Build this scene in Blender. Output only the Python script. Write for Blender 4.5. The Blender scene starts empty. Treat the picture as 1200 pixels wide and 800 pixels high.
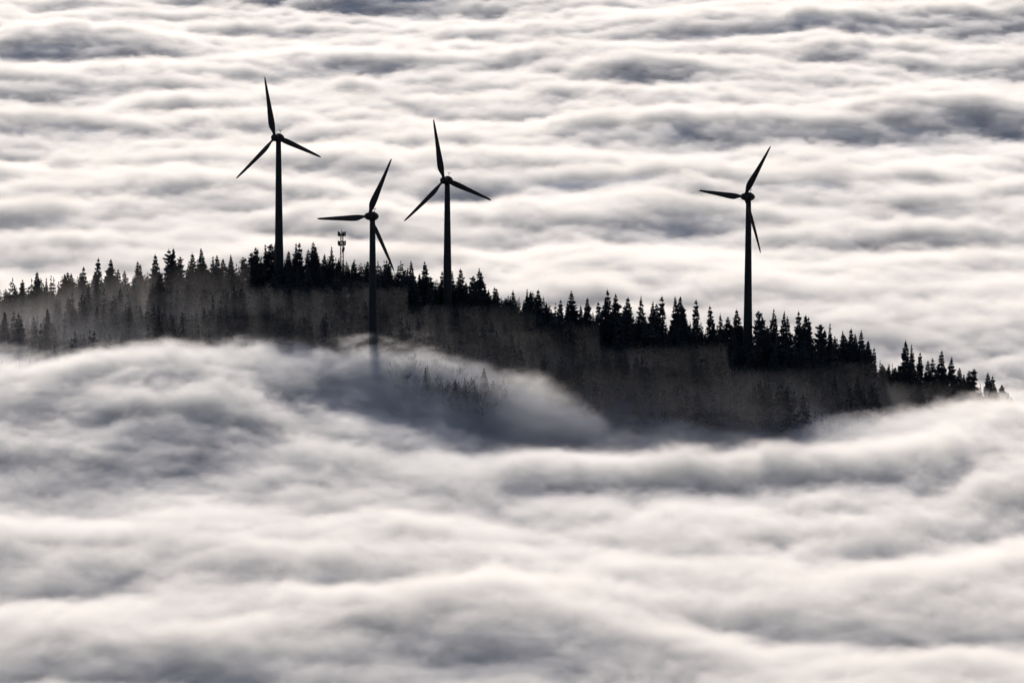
import bpy, math, random, time
import numpy as np
from mathutils import Vector, Matrix
T0=time.time()
scene=bpy.context.scene
COL=scene.collection
CAMZ=400.0; PITCH=math.radians(7.0); F=6000.0

def row_z(v,d):      # height seen at picture row v at distance d
    return CAMZ-d*math.tan(PITCH+math.atan((v-400)/F))
def px_x(u,d): return (u-600)/F*d/math.cos(PITCH)

# ---------------------------------------------------------------- noise
def _hash(ix,iy,seed):
    n=(ix.astype(np.int64)*374761393+iy.astype(np.int64)*668265263+seed*2147483647)&0xffffffff
    n=((n^(n>>13))*1274126177)&0xffffffff
    n=(n^(n>>16))&0xffffffff
    return n/4294967295.0*2*np.pi
def gn(x,y,seed):
    x0=np.floor(x);y0=np.floor(y);fx=x-x0;fy=y-y0
    u=fx*fx*fx*(fx*(fx*6-15)+10);w=fy*fy*fy*(fy*(fy*6-15)+10)
    def g(i,j):
        a=_hash(x0+i,y0+j,seed)
        return np.cos(a)*(fx-i)+np.sin(a)*(fy-j)
    a=g(0,0)*(1-u)+g(1,0)*u; b=g(0,1)*(1-u)+g(1,1)*u
    return (a*(1-w)+b*w)*1.5
def sig(t): return 1/(1+np.exp(-np.clip(t,-30,30)))
def gs(t): return np.exp(-t*t)

# ---------------------------------------------------------------- terrain & fog heights
RU=np.array([-400,-100,0,120,200,340,450,520,600,700,800,900,1000,1100,1180,1300,1500])
RV=np.array([ 420, 378,367,350,343,330,340,358,375,395,405,415,435,455,474,515,600])
RY=3080.0
RX=np.array([px_x(u,RY) for u in RU]); RZ=np.array([row_z(v,RY) for v in RV])
def hill(x,y):
    x=np.asarray(x,float);y=np.asarray(y,float)
    zr=np.interp(x,RX,RZ)
    zr=zr-np.maximum(0,x-RX[-1])*0.15-np.maximum(0,RX[0]-x)*0.1
    t=RY-y
    drop=np.where(t>0,0.31*(np.sqrt(t*t+3600)-60),0.36*(np.sqrt(t*t+1600)-40))
    z=zr-drop+gn(x/60,y/60,5)*3+gn(x/22,y/22,6)*1.0
    return np.maximum(z,-130+gn(x/300,y/300,7)*10)
def nearf(x,y): return gs((y-2900)/170)*sig((x+480)/50)*sig((480-x)/50)
def hollow(x,y): return sig((x+52)/16)*sig((250-x)/30)*sig((3010-y)/15)*sig((y-2775)/12)
def fog(x,y):
    wx=x+gn(x/310,y/360,11)*70
    wy=y+gn(x/300,y/340,13)*80
    bl=lambda a,b,s:(np.abs(gn(wx/a,wy/b,s))*2-0.5)
    g_=lambda a,b,s:gn(wx/a,wy/b,s)
    far=g_(640,470,21)*13+g_(360,180,27)*13+bl(250,130,22)*9+bl(100,62,28)*4.6+bl(45,30,35)*2.7+g_(105,50,23)*3.6+g_(42,26,24)*2.4+g_(20,13,25)*1.6
    fd=0.5+0.5*sig((y-2640)/50)
    near_=g_(520,420,41)*8+bl(270,250,42)*10+bl(110,110,33)*(3+2.2*(fd*2-1))+bl(42,42,29)*2.4*fd+g_(75,60,34)*3*fd+g_(34,28,24)*2.0*fd+g_(17,14,25)*1.3*fd
    fm=sig((y-3330)/110)
    n=far*fm+near_*(1-fm)
    amp=(1-0.5*nearf(x,y))*(1-0.55*gs((y-3650)/330)*sig((x-60)/80))
    B=6+0*x
    inc=sig((y-2500)/60)*sig((3080-y)/35)
    # centre profile: fog lapping the slope, a trough in the hill's shadow, then the next bank
    cy=np.interp(y,[2500,2610,2670,2745,2790,2850,2900,2950,3000,3060],[4,8,12,-2,-10,-7,0,-2,-12,-26])
    wl=sig(-(x+85)/35); wr=sig((x-218)/32); wc=1-wl-wr
    ly=np.interp(y,[2500,2600,2650,2705,2770,2830,2890,2930,2970,3060],[2,2,14,31,41,48,54,50,30,0])
    ry=np.interp(y,[2500,2620,2700,2770,2830,2900,2950,3060],[4,12,19,23,20,10,0,-16])
    near=wl*ly+wc*cy+wr*ry
    near=near+31*gs((x+42)/45)*gs((y-2925)/36)+20*gs((x-12)/34)*gs((y-2895)/28)+11*gs((x+86)/22)*gs((y-2903)/25)
    near=near-11*sig(-(x+222)/20)*gs((y-2905)/60)-10*sig((x-65)/22)*sig((230-x)/20)*gs((y-2870)/85)
    B=B*(1-inc)+near*inc
    B=B-16*gs((y-3190)/110)*sig((x+500)/60)*sig((420-x)/60)
    # big rolls in the open sea of fog
    B=B+20*gs((x+2)/80)*gs((y-2215)/55)
    B=B+8*gs((x+100)/50)*gs((y-2370)/42)
    B=B+24*gs((y-4880-0.12*x)/105)*sig((x-40)/70)+34*gs((y-6480)/165)*sig((x-290)/80)+32*gs((y-7080)/150)*gs((x+140)/360)+20*gs((y-5680+.1*x)/120)*gs((x-110)/190)+18*gs((y-4250)/100)*gs((x+280)/120)+22*gs((y-6150)/140)*gs((x+480)/200)
    return B+n*amp
def core_off(x,y): return 21+28*nearf(x,y)+30*hollow(x,y)
def fog_amt(x,y):
    return 1-0.72*hollow(x,y)-0.5*sig(-(x+110)/12)*sig((y-2880)/12)*sig((3020-y)/12)*sig((x+480)/30)

def axis(parts):
    out=[]
    for a,b,s in parts:
        n=max(1,int(round((b-a)/s))); out+=list(np.linspace(a,b,n,endpoint=False))
    out.append(parts[-1][1]); return np.array(out)
def grid_mesh(name,xs,ys,zf,attrs=()):
    X,Y=np.meshgrid(xs,ys); Z=zf(X,Y)
    nx,ny=len(xs),len(ys)
    co=np.stack([X,Y,Z],-1).reshape(-1,3).astype(np.float32)
    i=np.arange(nx*ny).reshape(ny,nx)
    f=np.stack([i[:-1,:-1],i[:-1,1:],i[1:,1:],i[1:,:-1]],-1).reshape(-1,4)
    me=bpy.data.meshes.new(name)
    me.vertices.add(len(co)); me.vertices.foreach_set("co",co.ravel())
    me.loops.add(f.size); me.loops.foreach_set("vertex_index",f.ravel().astype(np.int32))
    me.polygons.add(len(f)); me.polygons.foreach_set("loop_start",np.arange(0,f.size,4,dtype=np.int32))
    me.polygons.foreach_set("loop_total",np.full(len(f),4,dtype=np.int32))
    me.polygons.foreach_set("use_smooth",np.ones(len(f),bool))
    me.update(calc_edges=True)
    for an,fn in attrs:
        a=me.attributes.new(an,"FLOAT","POINT"); a.data.foreach_set("value",np.asarray(fn(X,Y)).ravel().astype(np.float32))
    ob=bpy.data.objects.new(name,me); COL.objects.link(ob); return ob

# ---------------------------------------------------------------- materials
def mat(name,col,rough=0.9,var=0.3,scale=0.2,spec=0.1,col2=None):
    m=bpy.data.materials.new(name); m.use_nodes=True
    nt=m.node_tree; b=nt.nodes["Principled BSDF"]
    b.inputs["Roughness"].default_value=rough
    b.inputs["Specular IOR Level"].default_value=spec
    tc=nt.nodes.new("ShaderNodeTexCoord"); n=nt.nodes.new("ShaderNodeTexNoise")
    n.inputs["Scale"].default_value=scale; n.inputs["Detail"].default_value=4
    nt.links.new(tc.outputs["Object"],n.inputs["Vector"])
    r=nt.nodes.new("ShaderNodeValToRGB")
    c2=col2 or tuple(c*(1+var) for c in col)
    r.color_ramp.elements[0].position=0.35; r.color_ramp.elements[1].position=0.65
    r.color_ramp.elements[0].color=(*[c*(1-var) for c in col],1)
    r.color_ramp.elements[1].color=(*c2,1)
    nt.links.new(n.outputs["Fac"],r.inputs["Fac"]); nt.links.new(r.outputs["Color"],b.inputs["Base Color"])
    return m
M_SPRUCE=mat("spruce_needles",(0.015,0.019,0.024),0.95,0.4,0.6,0.0)
M_FROST=mat("frosted_twigs",(0.06,0.06,0.07),0.95,0.4,0.6,0.05)
M_BARK=mat("bark",(0.018,0.017,0.017),0.95,0.3,1.5,0.0)
M_SOIL=mat("forest_floor",(0.013,0.015,0.020),1,0.4,0.05,0.0)
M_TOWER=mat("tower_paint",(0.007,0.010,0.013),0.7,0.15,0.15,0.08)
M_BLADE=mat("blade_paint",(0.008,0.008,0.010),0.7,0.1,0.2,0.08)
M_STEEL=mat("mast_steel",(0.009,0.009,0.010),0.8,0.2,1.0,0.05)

def cloudmat():
    m=bpy.data.materials.new("cloud_core"); m.use_nodes=True
    nt=m.node_tree; nt.nodes.clear()
    o=nt.nodes.new("ShaderNodeOutputMaterial")
    d=nt.nodes.new("ShaderNodeBsdfDiffuse"); d.inputs["Color"].default_value=(0.90,0.87,0.88,1)
    nt.links.new(d.outputs[0],o.inputs["Surface"])
    return m
M_CORE=cloudmat()
def volmat(name,rate,g,col):
    m=bpy.data.materials.new(name); m.use_nodes=True
    nt=m.node_tree; nt.nodes.clear()
    o=nt.nodes.new("ShaderNodeOutputMaterial")
    v=nt.nodes.new("ShaderNodeVolumeScatter"); v.inputs["Color"].default_value=(*col,1)
    v.inputs["Anisotropy"].default_value=g
    a=nt.nodes.new("ShaderNodeAttribute"); a.attribute_name="density"
    nt.links.new(a.outputs["Fac"],v.inputs["Density"]); nt.links.new(v.outputs[0],o.inputs["Volume"])
    m.cycles.volume_step_rate=rate
    return m

# ---------------------------------------------------------------- setting
xs=axis([(-14000,-3000,500),(-3000,-1000,60),(-1000,-420,8),(-420,420,4),(420,1000,8),(1000,3000,60),(3000,14000,500)])
ys=axis([(-500,1900,60),(1900,3300,5),(3300,5000,8),(5000,8000,12),(8000,12000,80),(12000,40000,700)])
def mist_top(x,y): return hill(x,y)+28
def mist_amt(x,y):
    m=sig((3085-y)/8)*sig((y-2740)/20)*sig((x+480)/50)*sig((420-x)/30)*(0.03+0.08*sig((3015-y)/12)+0.17*sig((2955-y)/20))
    return m+0.5*sig(-(x+205)/22)*sig((3030-y)/10)*sig((y-2900)/20)*sig((x+480)/50)
core=grid_mesh("cloud_sea",xs,ys,lambda X,Y:fog(X,Y)-core_off(X,Y),
    [("fog_height",fog),("fog_amount",fog_amt),("mist_top",mist_top),("mist_amount",mist_amt)])
core.data.materials.append(M_CORE); core["kind"]="structure"
hx=axis([(-14000,-1000,500),(-1000,1000,8),(1000,14000,500)])
hy=axis([(-500,2500,100),(2500,3500,8),(3500,40000,1500)])
hl=grid_mesh("hill",hx,hy,hill); hl.data.materials.append(M_SOIL); hl["kind"]="structure"
print("grids",time.time()-T0)

def fog_volume(name,mn,mx,res,D,soft,namp,nscale,nst,m,mist):
    ng=bpy.data.node_groups.new(name,"GeometryNodeTree")
    ng.interface.new_socket("Geometry",in_out="INPUT",socket_type="NodeSocketGeometry")
    ng.interface.new_socket("Geometry",in_out="OUTPUT",socket_type="NodeSocketGeometry")
    N=ng.nodes.new; L=ng.links.new
    out=N("NodeGroupOutput"); cube=N("GeometryNodeVolumeCube")
    cube.inputs["Min"].default_value=mn; cube.inputs["Max"].default_value=mx
    for k,r in zip(("Resolution X","Resolution Y","Resolution Z"),res): cube.inputs[k].default_value=r
    pos=N("GeometryNodeInputPosition"); sep=N("ShaderNodeSeparateXYZ"); L(pos.outputs[0],sep.inputs[0])
    oi=N("GeometryNodeObjectInfo"); oi.inputs["Object"].default_value=core; oi.transform_space="ORIGINAL"
    cmb=N("ShaderNodeCombineXYZ"); L(sep.outputs[0],cmb.inputs[0]); L(sep.outputs[1],cmb.inputs[1]); cmb.inputs[2].default_value=400
    def rayattr(nm):
        at=N("GeometryNodeInputNamedAttribute"); at.data_type="FLOAT"; at.inputs["Name"].default_value=nm
        ray=N("GeometryNodeRaycast"); ray.data_type="FLOAT"; L(oi.outputs["Geometry"],ray.inputs["Target Geometry"])
        L(at.outputs[0],ray.inputs["Attribute"])
        L(cmb.outputs[0],ray.inputs["Source Position"]); ray.inputs["Ray Direction"].default_value=(0,0,-1)
        ray.inputs["Ray Length"].default_value=1000
        return ray.outputs["Attribute"]
    def M(op,a,b=None,c=None,clamp=False):
        n=N("ShaderNodeMath"); n.operation=op; n.use_clamp=clamp
        for i,v in enumerate((a,b,c)):
            if v is None: continue
            if isinstance(v,(int,float)): n.inputs[i].default_value=v
            else: L(v,n.inputs[i])
        return n.outputs[0]
    def noise(sc,det,ro,st,dist=0.5):
        vm=N("ShaderNodeVectorMath"); vm.operation="MULTIPLY"; vm.inputs[1].default_value=st; L(pos.outputs[0],vm.inputs[0])
        no=N("ShaderNodeTexNoise"); no.inputs["Scale"].default_value=sc; no.inputs["Detail"].default_value=det; no.inputs["Roughness"].default_value=ro
        no.inputs["Distortion"].default_value=dist
        L(vm.outputs[0],no.inputs["Vector"]); return no.outputs["Fac"]
    nz=M("MULTIPLY",M("SUBTRACT",noise(nscale,6,0.67,nst),0.5),namp)
    n2=M("MULTIPLY",M("SUBTRACT",noise(nscale*3.1,4,0.72,(nst[0]*.8,nst[1],nst[2]),1.6),0.5),26)
    if mist:  # calmer fog in the open sea in front, torn fog by the hill
        k=M("ADD",M("MULTIPLY",M("DIVIDE",M("SUBTRACT",sep.outputs[1],2450),350,clamp=True),0.3),0.7)
        n2=M("MULTIPLY",n2,k)
        nz=M("MULTIPLY",nz,k)
    nz=M("ADD",nz,n2)
    fh=rayattr("fog_height")
    h=M("ADD",M("SUBTRACT",fh,sep.outputs[2]),nz)
    t=M("DIVIDE",h,soft,clamp=True)
    t=M("POWER",t,1.2)
    den=M("MULTIPLY",t,D)
    if mist:
        den=M("MULTIPLY",den,rayattr("fog_amount"))
        q=M("DIVIDE",M("SUBTRACT",rayattr("mist_top"),sep.outputs[2]),22,clamp=True)
        wn=M("MULTIPLY",M("SUBTRACT",noise(0.022,4,0.6,(0.6,0.7,1.5),1.0),0.40),4.5,clamp=True)
        mm=M("MULTIPLY",M("MULTIPLY",q,rayattr("mist_amount")),M("ADD",M("MULTIPLY",wn,0.011),0.006))
        den=M("ADD",den,mm)
    L(den,cube.inputs["Density"])
    sm=N("GeometryNodeSetMaterial"); sm.inputs["Material"].default_value=m
    L(cube.outputs[0],sm.inputs[0]); L(sm.outputs[0],out.inputs[0])
    vd=bpy.data.volumes.new(name); vd.materials.append(m)
    ob=bpy.data.objects.new(name,vd); COL.objects.link(ob); ob["kind"]="structure"
    md=ob.modifiers.new("fog","NODES"); md.node_group=ng
    return ob
M_FOG=volmat("fog_near",9,0.25,(1.0,0.98,0.985))
M_FOG2=volmat("fog_far",14,0.25,(1.0,0.98,0.98))
fog_volume("fog_bank",(-400,1950,-50),(400,3250,90),(340,280,100),0.078,9,42,0.014,(0.9,1.0,1.7),M_FOG,True)
fog_volume("fog_field",(-900,3250,-50),(900,7400,70),(420,400,60),0.065,9,42,0.0115,(0.7,1.0,1.7),M_FOG2,False)

# ---------------------------------------------------------------- mesh helper
class MB:
    def __init__(s): s.v=[];s.f=[]
    def tube(s,pts,rad,n=6,cap=True):
        base=len(s.v)
        for i,(p,r) in enumerate(zip(pts,rad)):
            a=pts[min(i+1,len(pts)-1)]-pts[max(i-1,0)]
            a=a.normalized(); u=a.orthogonal().normalized(); w=a.cross(u)
            if abs(a.z)>0.95: u=Vector((1,0,0)); w=a.cross(u).normalized(); u=w.cross(a)
            for k in range(n):
                t=2*math.pi*k/n; s.v.append(p+(u*math.cos(t)+w*math.sin(t))*r)
        for i in range(len(pts)-1):
            for k in range(n):
                a=base+i*n+k;b=base+i*n+(k+1)%n
                s.f.append((a,b,b+n,a+n))
        if cap:
            s.f.append(tuple(base+k for k in reversed(range(n))))
            s.f.append(tuple(base+(len(pts)-1)*n+k for k in range(n)))
    def box(s,c,h,rot=0):
        b=len(s.v); cr,sr=math.cos(rot),math.sin(rot)
        for z in(-1,1):
            for x,y in((-1,-1),(1,-1),(1,1),(-1,1)):
                X,Y=x*h[0],y*h[1]; s.v.append(Vector((c[0]+X*cr-Y*sr,c[1]+X*sr+Y*cr,c[2]+z*h[2])))
        s.f+=[(b,b+3,b+2,b+1),(b+4,b+5,b+6,b+7)]+[(b+i,b+(i+1)%4,b+4+(i+1)%4,b+4+i) for i in range(4)]
    def mesh(s,name,m,smooth=False):
        me=bpy.data.meshes.new(name); me.from_pydata([tuple(v) for v in s.v],[],s.f); me.materials.append(m)
        if smooth: me.polygons.foreach_set("use_smooth",[True]*len(me.polygons))
        me.update(); return me
def obj(name,me,parent=None,loc=(0,0,0)):
    o=bpy.data.objects.new(name,me); COL.objects.link(o); o.location=loc
    if parent: o.parent=parent
    return o

# ---------------------------------------------------------------- wind turbines
def blade_mesh():
    mb=MB(); R=37.0
    st=[0.0,0.03,0.06,0.10,0.15,0.20,0.27,0.35,0.45,0.55,0.65,0.75,0.85,0.93,0.98,1.0]
    ch=[1.7,1.7,1.9,2.6,3.5,3.8,3.7,3.4,2.95,2.55,2.2,1.85,1.5,1.2,0.8,0.3]
    n=14
    for s,c in zip(st,ch):
        r=1.3+s*(R-1.3)
        round_=max(0,1-s/0.12); th=(0.98*round_+(0.24-0.1*s)*(1-round_))*c
        tw=math.radians(30*(1-s)**1.6+3)
        bend=-1.1*s*s
        for k in range(n):
            t=2*math.pi*k/n
            xc=math.cos(t)*0.5*c; yc=math.sin(t)*0.5*th*(1 if round_>0.5 else (0.6+0.4*math.cos(t)))
            xc+= -0.18*c*(1-round_)
            X=xc*math.cos(tw)-yc*math.sin(tw); Y=xc*math.sin(tw)+yc*math.cos(tw)
            mb.v.append(Vector((X*1.05,Y+bend,r)))
    for i in range(len(st)-1):
        for k in range(n):
            a=i*n+k;b=i*n+(k+1)%n; mb.f.append((a,b,b+n,a+n))
    mb.f.append(tuple(range(n))[::-1]); mb.f.append(tuple((len(st)-1)*n+k for k in range(n)))
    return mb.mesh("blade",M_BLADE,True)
BL=blade_mesh()
def lathe_y(name,prof,m,n=28):   # prof: (y, r)
    mb=MB()
    for y,r in prof:
        for k in range(n):
            t=2*math.pi*k/n; mb.v.append(Vector((math.cos(t)*r,y,math.sin(t)*r)))
    for i in range(len(prof)-1):
        for k in range(n):
            a=i*n+k;b=i*n+(k+1)%n; mb.f.append((a,a+n,b+n,b))
    mb.f.append(tuple(range(n))); mb.f.append(tuple((len(prof)-1)*n+k for k in range(n))[::-1])
    return mb.mesh(name,m,True)
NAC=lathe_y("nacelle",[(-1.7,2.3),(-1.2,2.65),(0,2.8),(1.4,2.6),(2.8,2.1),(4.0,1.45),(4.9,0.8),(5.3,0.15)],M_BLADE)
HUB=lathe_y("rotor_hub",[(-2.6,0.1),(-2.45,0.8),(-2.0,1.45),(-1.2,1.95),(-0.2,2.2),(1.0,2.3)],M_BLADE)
def turbine(u,vhub,d,yaw,th,label):
    f=Vector((-math.sin(yaw),-math.cos(yaw),0)); ov=3.6
    hx_=px_x(u,d)-0.8; hz=row_z(vhub,d)
    bx=hx_-f.x*ov; by=d-f.y*ov
    gz=float(hill(bx,by))-0.5
    H=hz-gz
    e=bpy.data.objects.new("wind_turbine",None); COL.objects.link(e); e.location=(bx,by,gz); e.empty_display_size=5
    e["label"]=label; e["category"]="wind turbine"; e["group"]="wind turbines on the wooded hill"
    mb=MB(); zs=[0,0.3]+[H*k/12 for k in range(1,12)]+[H-2.2]
    rr=[3.0-(3.0-1.5)*(z/H)**0.85 for z in zs]; rr[0]=rr[1]=3.3
    mb.tube([Vector((0,0,z)) for z in zs],rr,28)
    for z in (H*0.27,H*0.52,H*0.76):
        r=3.0-1.5*(z/H)**0.85; mb.tube([Vector((0,0,z-0.12)),Vector((0,0,z+0.12))],[r+0.09]*2,28)
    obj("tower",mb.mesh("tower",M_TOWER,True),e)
    tilt=math.radians(5.5)
    nc=obj("nacelle",NAC,e,(0,0,H)); nc.rotation_euler=(-tilt,0,-yaw)
    am=MB(); am.tube([Vector((0,1.5,2.3)),Vector((0,1.5,4.4))],[0.16,0.13],6); am.tube([Vector((-0.7,1.5,4.3)),Vector((0.7,1.5,4.3))],[0.11,0.11],5)
    am.box((0.7,1.5,4.5),(0.2,0.2,0.25)); am.box((-0.7,1.5,4.5),(0.2,0.2,0.25))
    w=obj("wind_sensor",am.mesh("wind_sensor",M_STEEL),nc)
    rot=Matrix.Rotation(-yaw,4,'Z')@Matrix.Rotation(-tilt,4,'X')
    hb=obj("rotor_hub",HUB,e)
    off=rot@Vector((0,-ov,0))
    hb.location=Vector((0,0,H))+off
    hb.rotation_euler=(-tilt,0,-yaw)
    for k in range(3):
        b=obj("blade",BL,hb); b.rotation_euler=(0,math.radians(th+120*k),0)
    return e
Y=math.radians
TURB=[turbine(325,162,3055,Y(34),-14.0,"dark three-bladed wind turbine standing on the forested hilltop"),
 turbine(434,254,2925,Y(37),24.5,"dark three-bladed wind turbine with its foot in drifting fog"),
 turbine(522,212,3040,Y(34),-14.0,"dark three-bladed wind turbine rising from conifers on the ridge"),
 turbine(873,231,3058,Y(46),32,"dark three-bladed wind turbine standing alone on the falling ridge")]
print("turbines",time.time()-T0)

# ---------------------------------------------------------------- lattice mast
def mast():
    d=3066; x=px_x(401,d); g=float(hill(x,d)); top=row_z(270,d); H=top-g
    e=bpy.data.objects.new("radio_mast",None); COL.objects.link(e); e.location=(x,d,g)
    e["label"]="dark steel lattice radio mast with antennas above the treetops"; e["category"]="radio mast"
    mb=MB(); s=lambda z:1.2-0.5*z/H
    n=int(H/2.4)
    for cx,cy in((-1,-1),(1,-1),(1,1),(-1,1)):
        mb.tube([Vector((cx*s(0),cy*s(0),0)),Vector((cx*s(H),cy*s(H),H-2))],[0.24,0.20],5)
    cs=[(-1,-1),(1,-1),(1,1),(-1,1)]
    for i in range(n):
        z0=i*(H-2)/n; z1=(i+1)*(H-2)/n
        for k in range(4):
            a=cs[k];b=cs[(k+1)%4]
            if i%2: a,b=b,a
            mb.tube([Vector((a[0]*s(z0),a[1]*s(z0),z0)),Vector((b[0]*s(z1),b[1]*s(z1),z1))],[0.13,0.13],4)
            mb.tube([Vector((a[0]*s(z1),a[1]*s(z1),z1)),Vector((b[0]*s(z1),b[1]*s(z1),z1))],[0.13,0.13],4)
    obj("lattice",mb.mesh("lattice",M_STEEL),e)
    for z in (H-3.2,H-9):
        pm=MB()
        pm.box((0,0,z),(2.0,2.0,0.2))
        for cx,cy in cs: pm.tube([Vector((cx*1.9,cy*1.9,z)),Vector((cx*1.9,cy*1.9,z+1.1))],[0.08,0.08],4)
        obj("platform",pm.mesh("platform",M_STEEL),e)
    am=MB(); am.box((0,0,0),(0.4,0.28,1.25)); am.tube([Vector((0,0.2,-1.5)),Vector((0,0.2,1.5))],[0.1,0.1],5)
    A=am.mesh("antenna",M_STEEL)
    for z in (H-2.0,H-7.6):
        for k in range(5):
            t=k*2*math.pi/5+0.3; o=obj("antenna",A,e,(2.2*math.cos(t),2.2*math.sin(t),z)); o.rotation_euler=(0,0,t-math.pi/2)
    dm=MB(); dm.tube([Vector((0,0,0)),Vector((0,-0.15,0)),Vector((0,-0.45,0))],[0.5,0.8,0.9],14)
    D_=dm.mesh("dish_antenna",M_STEEL)
    for z,t in((H-12,0.4),(H-11,2.6)): 
        o=obj("dish_antenna",D_,e,(1.6*math.sin(t),-1.6*math.cos(t),z)); o.rotation_euler=(0,0,t)
    rd=MB(); rd.tube([Vector((0,0,H-2.2)),Vector((0,0,H+1.2))],[0.12,0.07],5); obj("lightning_rod",rd.mesh("lightning_rod",M_STEEL),e)
mast()

# ---------------------------------------------------------------- trees
def conifer(seed,h,r,whorls,nb,style=0):
    rg=random.Random(seed); t=MB(); c=MB()
    bend=Vector((rg.uniform(-.4,.4),rg.uniform(-.4,.4),0))
    axisp=lambda z: bend*math.sin(z/h*2.5)+Vector((0,0,z))
    zs=[h*k/6 for k in range(7)]
    t.tube([axisp(z) for z in zs],[0.33*(1-k/6.3)+0.03 for k in range(7)],6)
    z0=h*(0.08 if style==0 else 0.34)
    side=rg.uniform(0,6.28); pw=rg.uniform(.62,.92); ra=rg.uniform(.55,.78)
    for w in range(whorls):
        q=(w+rg.uniform(-.7,.7))/whorls; q=min(max(q,0),0.985)
        z=z0+(h-z0)*q
        if style==0: R=r*(1-q)**pw*rg.uniform(ra,1.12)+0.3
        else: R=r*(0.3+0.7*math.sin(math.pi*min(1,(0.12+q*0.88))))*rg.uniform(.45,1.1)
        if rg.random()<0.08: R*=0.6
        a0=rg.uniform(0,6.28)
        for b in range(nb):
            if rg.random()<0.15: continue
            a=a0+b*6.283/nb+rg.uniform(-.3,.3); L=R*rg.uniform(.65,1.2)*(1+0.18*math.cos(a-side))
            d=Vector((math.cos(a),math.sin(a),0)); s=Vector((-math.sin(a),math.cos(a),0))
            dr=(-0.10-0.28*(1-q)+rg.uniform(-.08,.08))*L if style==0 else rg.uniform(-.05,.3)*L
            p0=axisp(z+rg.uniform(-.35,.35)*h/whorls); p2=p0+d*L+Vector((0,0,dr+0.10*L)); p1=p0+d*L*0.55+Vector((0,0,dr*0.8))
            wd=0.2*L+0.15
            i=len(c.v)
            c.v+=[p0,p1+s*wd,p2,p1-s*wd,p0+d*L*.3+Vector((0,0,-0.15*L-.25)),p1+Vector((0,0,-0.18*L-.25-rg.uniform(0,.4))),p0+d*L*0.8+Vector((0,0,dr-0.13*L-.16))]
            c.f+=[(i,i+1,i+3),(i+1,i+2,i+3),(i,i+4,i+1),(i,i+3,i+4),(i+4,i+5,i+1),(i+3,i+5,i+4),(i+5,i+6,i+2),(i+1,i+5,i+2),(i+3,i+2,i+5)]
            if nb>5:
                for sd in(-1,1):
                    j=len(c.v); q1=p0+d*L*rg.uniform(.45,.7)+Vector((0,0,dr*.7))
                    c.v+=[q1,q1+s*sd*wd*1.7+d*0.18*L+Vector((0,0,-.1*L)),q1+d*0.25*L+Vector((0,0,-.15*L))]; c.f.append((j,j+1,j+2))
    # leader
    i=len(c.v); p=axisp(h*0.93)
    c.v+=[p+Vector((.3,0,0)),p+Vector((-.3,.2,0)),p+Vector((0,-.3,0)),axisp(h)+Vector((0,0,.7))]; c.f+=[(i,i+1,i+3),(i+1,i+2,i+3),(i+2,i,i+3)]
    return t,c
def bare(seed,h):
    rg=random.Random(seed); t=MB(); c=MB()
    t.tube([Vector((0,0,0)),Vector((.2,0,h*.3)),Vector((0,.2,h*.6)),Vector((.1,0,h*.9))],[.3,.22,.13,.04],6)
    def grow(p,d,L,r,lv):
        m=p+d*L*.5+Vector((rg.uniform(-1,1),rg.uniform(-1,1),rg.uniform(-.3,1)))*L*.08; e=p+d*L
        (t if lv==0 else c).tube([p,m,e],[r,r*.75,r*.4],3,False)
        if lv<3:
            for k in range(5 if lv<2 else 4):
                q=p+(e-p)*rg.uniform(.3,1); nd=(d+Vector((rg.uniform(-1,1),rg.uniform(-1,1),rg.uniform(-.3,.9)))*.8).normalized()
                grow(q,nd,L*rg.uniform(.45,.65),r*.55,lv+1)
    for k in range(9):
        a=rg.uniform(0,6.28); z=h*rg.uniform(.25,.75)
        grow(Vector((0,0,z)),Vector((math.cos(a),math.sin(a),rg.uniform(.5,1.3))).normalized(),h*rg.uniform(.25,.38)*(1.2-z/h*.5),.14,0)
    return t,c
VAR=[]
for s in range(14):
    st=1 if s in(3,7) else 0
    t,c=conifer(100+s,24,[6.0,5.2,7.0,4.0,5.8,4.6,6.4,4.2,7.2,4.2,6.0,5.2,6.6,3.8][s],[40,36,42,18,38,40,34,20,42,36,34,42,36,36][s],8 if st==0 else 7,st)
    VAR.append((t.mesh("trunk",M_BARK),c.mesh("crown",M_SPRUCE),24,"spruce_tree" if st==0 else "pine_tree"))
BARE=[]
for s in range(4):
    t,c=bare(300+s,15); BARE.append((t.mesh("trunk",M_BARK),c.mesh("crown",M_FROST),15,"bare_tree"))
rg=random.Random(11)
def tree(x,y,h,v,label,cat,group):
    tm,cm,bh,nm=v
    e=bpy.data.objects.new(nm,None); COL.objects.link(e)
    e.location=(x,y,float(hill(x,y))-0.4); s=h/bh; wf=(s+1)/2
    e.scale=(wf*rg.uniform(.85,1.15),wf*rg.uniform(.85,1.15),s); e.rotation_euler=(rg.uniform(-.035,.035),rg.uniform(-.035,.035),rg.uniform(0,6.28))
    e["label"]=label; e["category"]=cat; e["group"]=group
    obj("trunk",tm,e); obj("crown",cm,e)
def clear(x,y):
    for t in TURB:
        if abs(x-t.location.x)<5 and t.location.y-22<y<t.location.y+7: return False
    return True
TU=[0,20,40,60,80,100,120,140,160,200,240,280,330,380,430,480,540,560,590,620,680,740,800,850,900,950,1000,1015,1035,1050,1062,1100,1140,1180,1250]
TV=[338,324,308,324,314,314,290,308,299,290,290,296,281,284,306,306,324,312,336,328,346,340,346,354,362,368,386,388,440,440,406,408,426,452,480]
cnt=0
u=-45
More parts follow.
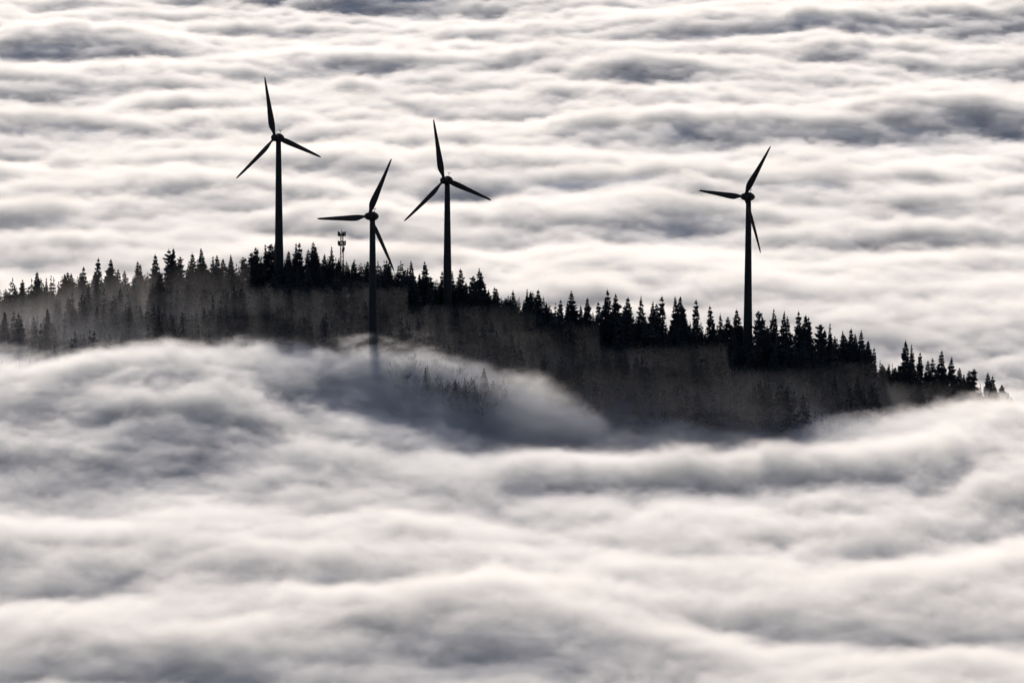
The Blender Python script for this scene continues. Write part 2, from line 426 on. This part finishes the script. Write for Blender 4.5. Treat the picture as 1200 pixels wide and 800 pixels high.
while u<1195 and cnt<205:
    k=rg.choice([1,1,2,3,4])          # clumps of one to four trees, then a gap
    hb=rg.gauss(0,6)
    for j in range(k):
        d=RY+rg.uniform(-32,12); x=px_x(u,d); g=float(hill(x,d))
        vt=np.interp(u,TU,TV)+abs(rg.gauss(0,12))+hb*.7-3
        h=row_z(vt,d)-g; h=min(max(h,10),32)
        if clear(x,d) and u<1195:
            v=VAR[rg.choice([0,1,2,4,5,6,8,9,10,11,12,13,0,2,12,10,6,5,9,13,3,7])]
            tree(x,d,h,v,"tall dark conifer on the hill's skyline","tree","conifers on the ridge"); cnt+=1
        u+=rg.uniform(3,9)
    u+=rg.uniform(1,10)
n_ind=cnt
for k in range(64):
    u=rg.uniform(-20,1120); d=RY-rg.uniform(35,95); x=px_x(u,d)
    if clear(x,d): tree(x,d,rg.uniform(18,26),VAR[rg.choice([0,1,2,4,5,6,9,10,11,12])],"dark conifer on the misty hillside","tree","conifers on the ridge")
for k in range(9):
    x=rg.uniform(-60,-8); d=rg.uniform(2893,2920)
    tree(x,d,rg.uniform(19,25),VAR[rg.choice([0,4,5,9,11])],"dark treetop poking out of drifting fog on the slope","tree","conifers on the ridge")
for k in range(34):
    if k<18: x=rg.uniform(-68,-5); d=rg.uniform(2890,2925); hh=rg.uniform(18,23)
    else:
        u,du,dd=rg.choice([(90,90,0),(60,90,-30),(60,90,-30),(560,60,0),(950,120,20)]); u+=rg.uniform(-du,du); d=2965+dd+rg.uniform(-30,40); x=px_x(u,d); hh=rg.uniform(12,17)
    if clear(x,d): tree(x,d,hh,BARE[rg.randrange(4)],"frosted leafless tree standing in thin mist","tree","frosted bare trees on the slope")
LOW=[]
for s in range(6):
    t,c=conifer(500+s,20,[5.8,5.0,6.2,5.4,4.6,6.0][s],17,5,0)
    v=np.array([tuple(p) for p in t.v+c.v]); n=len(t.v); f=[tuple(q) for q in t.f]+[tuple(a+n for a in q) for q in c.f]
    tri=[]
    for q in f:
        for i in range(1,len(q)-1): tri.append((q[0],q[i],q[i+1]))
    LOW.append((v,np.array(tri)))
AV=[];AF=[];nv=0
for k in range(3400):
    x=rg.uniform(-420,295); d=rg.uniform(RY-(185 if x<-200 else 140),RY+45)
    if x>215 and not(225<x<290 and rg.random()<.35): continue
    if not clear(x,d): continue
    v,f=LOW[rg.randrange(6)]; s=rg.uniform(.7,1.25)*(0.85+0.3*math.sin(x*0.07)*math.sin(d*0.09+x*.02))
    if d>RY-30: s*=0.74
    if x>215: s*=.7
    a=rg.uniform(0,6.28)
    ca,sa=math.cos(a)*s,math.sin(a)*s
    w=np.stack([v[:,0]*ca-v[:,1]*sa+x,v[:,0]*sa+v[:,1]*ca+d,v[:,2]*s+float(hill(x,d))-0.5],-1)
    AV.append(w);AF.append(f+nv);nv+=len(v)
AV=np.concatenate(AV).astype(np.float32);AF=np.concatenate(AF)
me=bpy.data.meshes.new("forest"); me.vertices.add(len(AV)); me.vertices.foreach_set("co",AV.ravel())
me.loops.add(AF.size); me.loops.foreach_set("vertex_index",AF.ravel().astype(np.int32))
me.polygons.add(len(AF)); me.polygons.foreach_set("loop_start",np.arange(0,AF.size,3,dtype=np.int32)); me.polygons.foreach_set("loop_total",np.full(len(AF),3,dtype=np.int32))
me.update(calc_edges=True); me.materials.append(M_SPRUCE)
fo=obj("forest",me); fo["kind"]="stuff"; fo["label"]="dense dark conifer forest covering the misty hillside"; fo["category"]="forest"
print("trees",n_ind,len(AF),time.time()-T0)

# ---------------------------------------------------------------- light
ELEV=math.radians(17); AZ=math.radians(-5)
sd=Vector((math.sin(AZ)*math.cos(ELEV),math.cos(AZ)*math.cos(ELEV),math.sin(ELEV)))
sl=bpy.data.lights.new("sun","SUN"); sl.energy=5.0; sl.angle=math.radians(9); sl.color=(1,0.945,0.85)
so=obj("sun",sl); so.rotation_euler=(-sd).to_track_quat('-Z','Y').to_euler()
w=bpy.data.worlds.new("World"); scene.world=w; w.use_nodes=True
nt=w.node_tree; bg=nt.nodes["Background"]; bg.inputs["Strength"].default_value=0.15
sk=nt.nodes.new("ShaderNodeTexSky"); sk.sky_type="NISHITA"; sk.sun_disc=False; sk.sun_elevation=ELEV; sk.sun_rotation=AZ
sk.air_density=1.8; sk.dust_density=2.2; sk.ozone_density=1.5
tint=nt.nodes.new("ShaderNodeVectorMath"); tint.operation="MULTIPLY"; tint.inputs[1].default_value=(1.16,1.12,1.46)
nt.links.new(sk.outputs[0],tint.inputs[0]); nt.links.new(tint.outputs[0],bg.inputs[0])
scene.view_settings.view_transform='Standard'; scene.view_settings.look='None'; scene.view_settings.exposure=0

cam=bpy.data.cameras.new("camera"); co=bpy.data.objects.new("camera",cam); COL.objects.link(co)
co.location=(0,0,CAMZ); co.rotation_euler=(math.pi/2-PITCH,0,0)
cam.sensor_width=36; cam.lens=36*F/1200; cam.clip_start=1; cam.clip_end=60000
scene.camera=co
print("done",time.time()-T0)
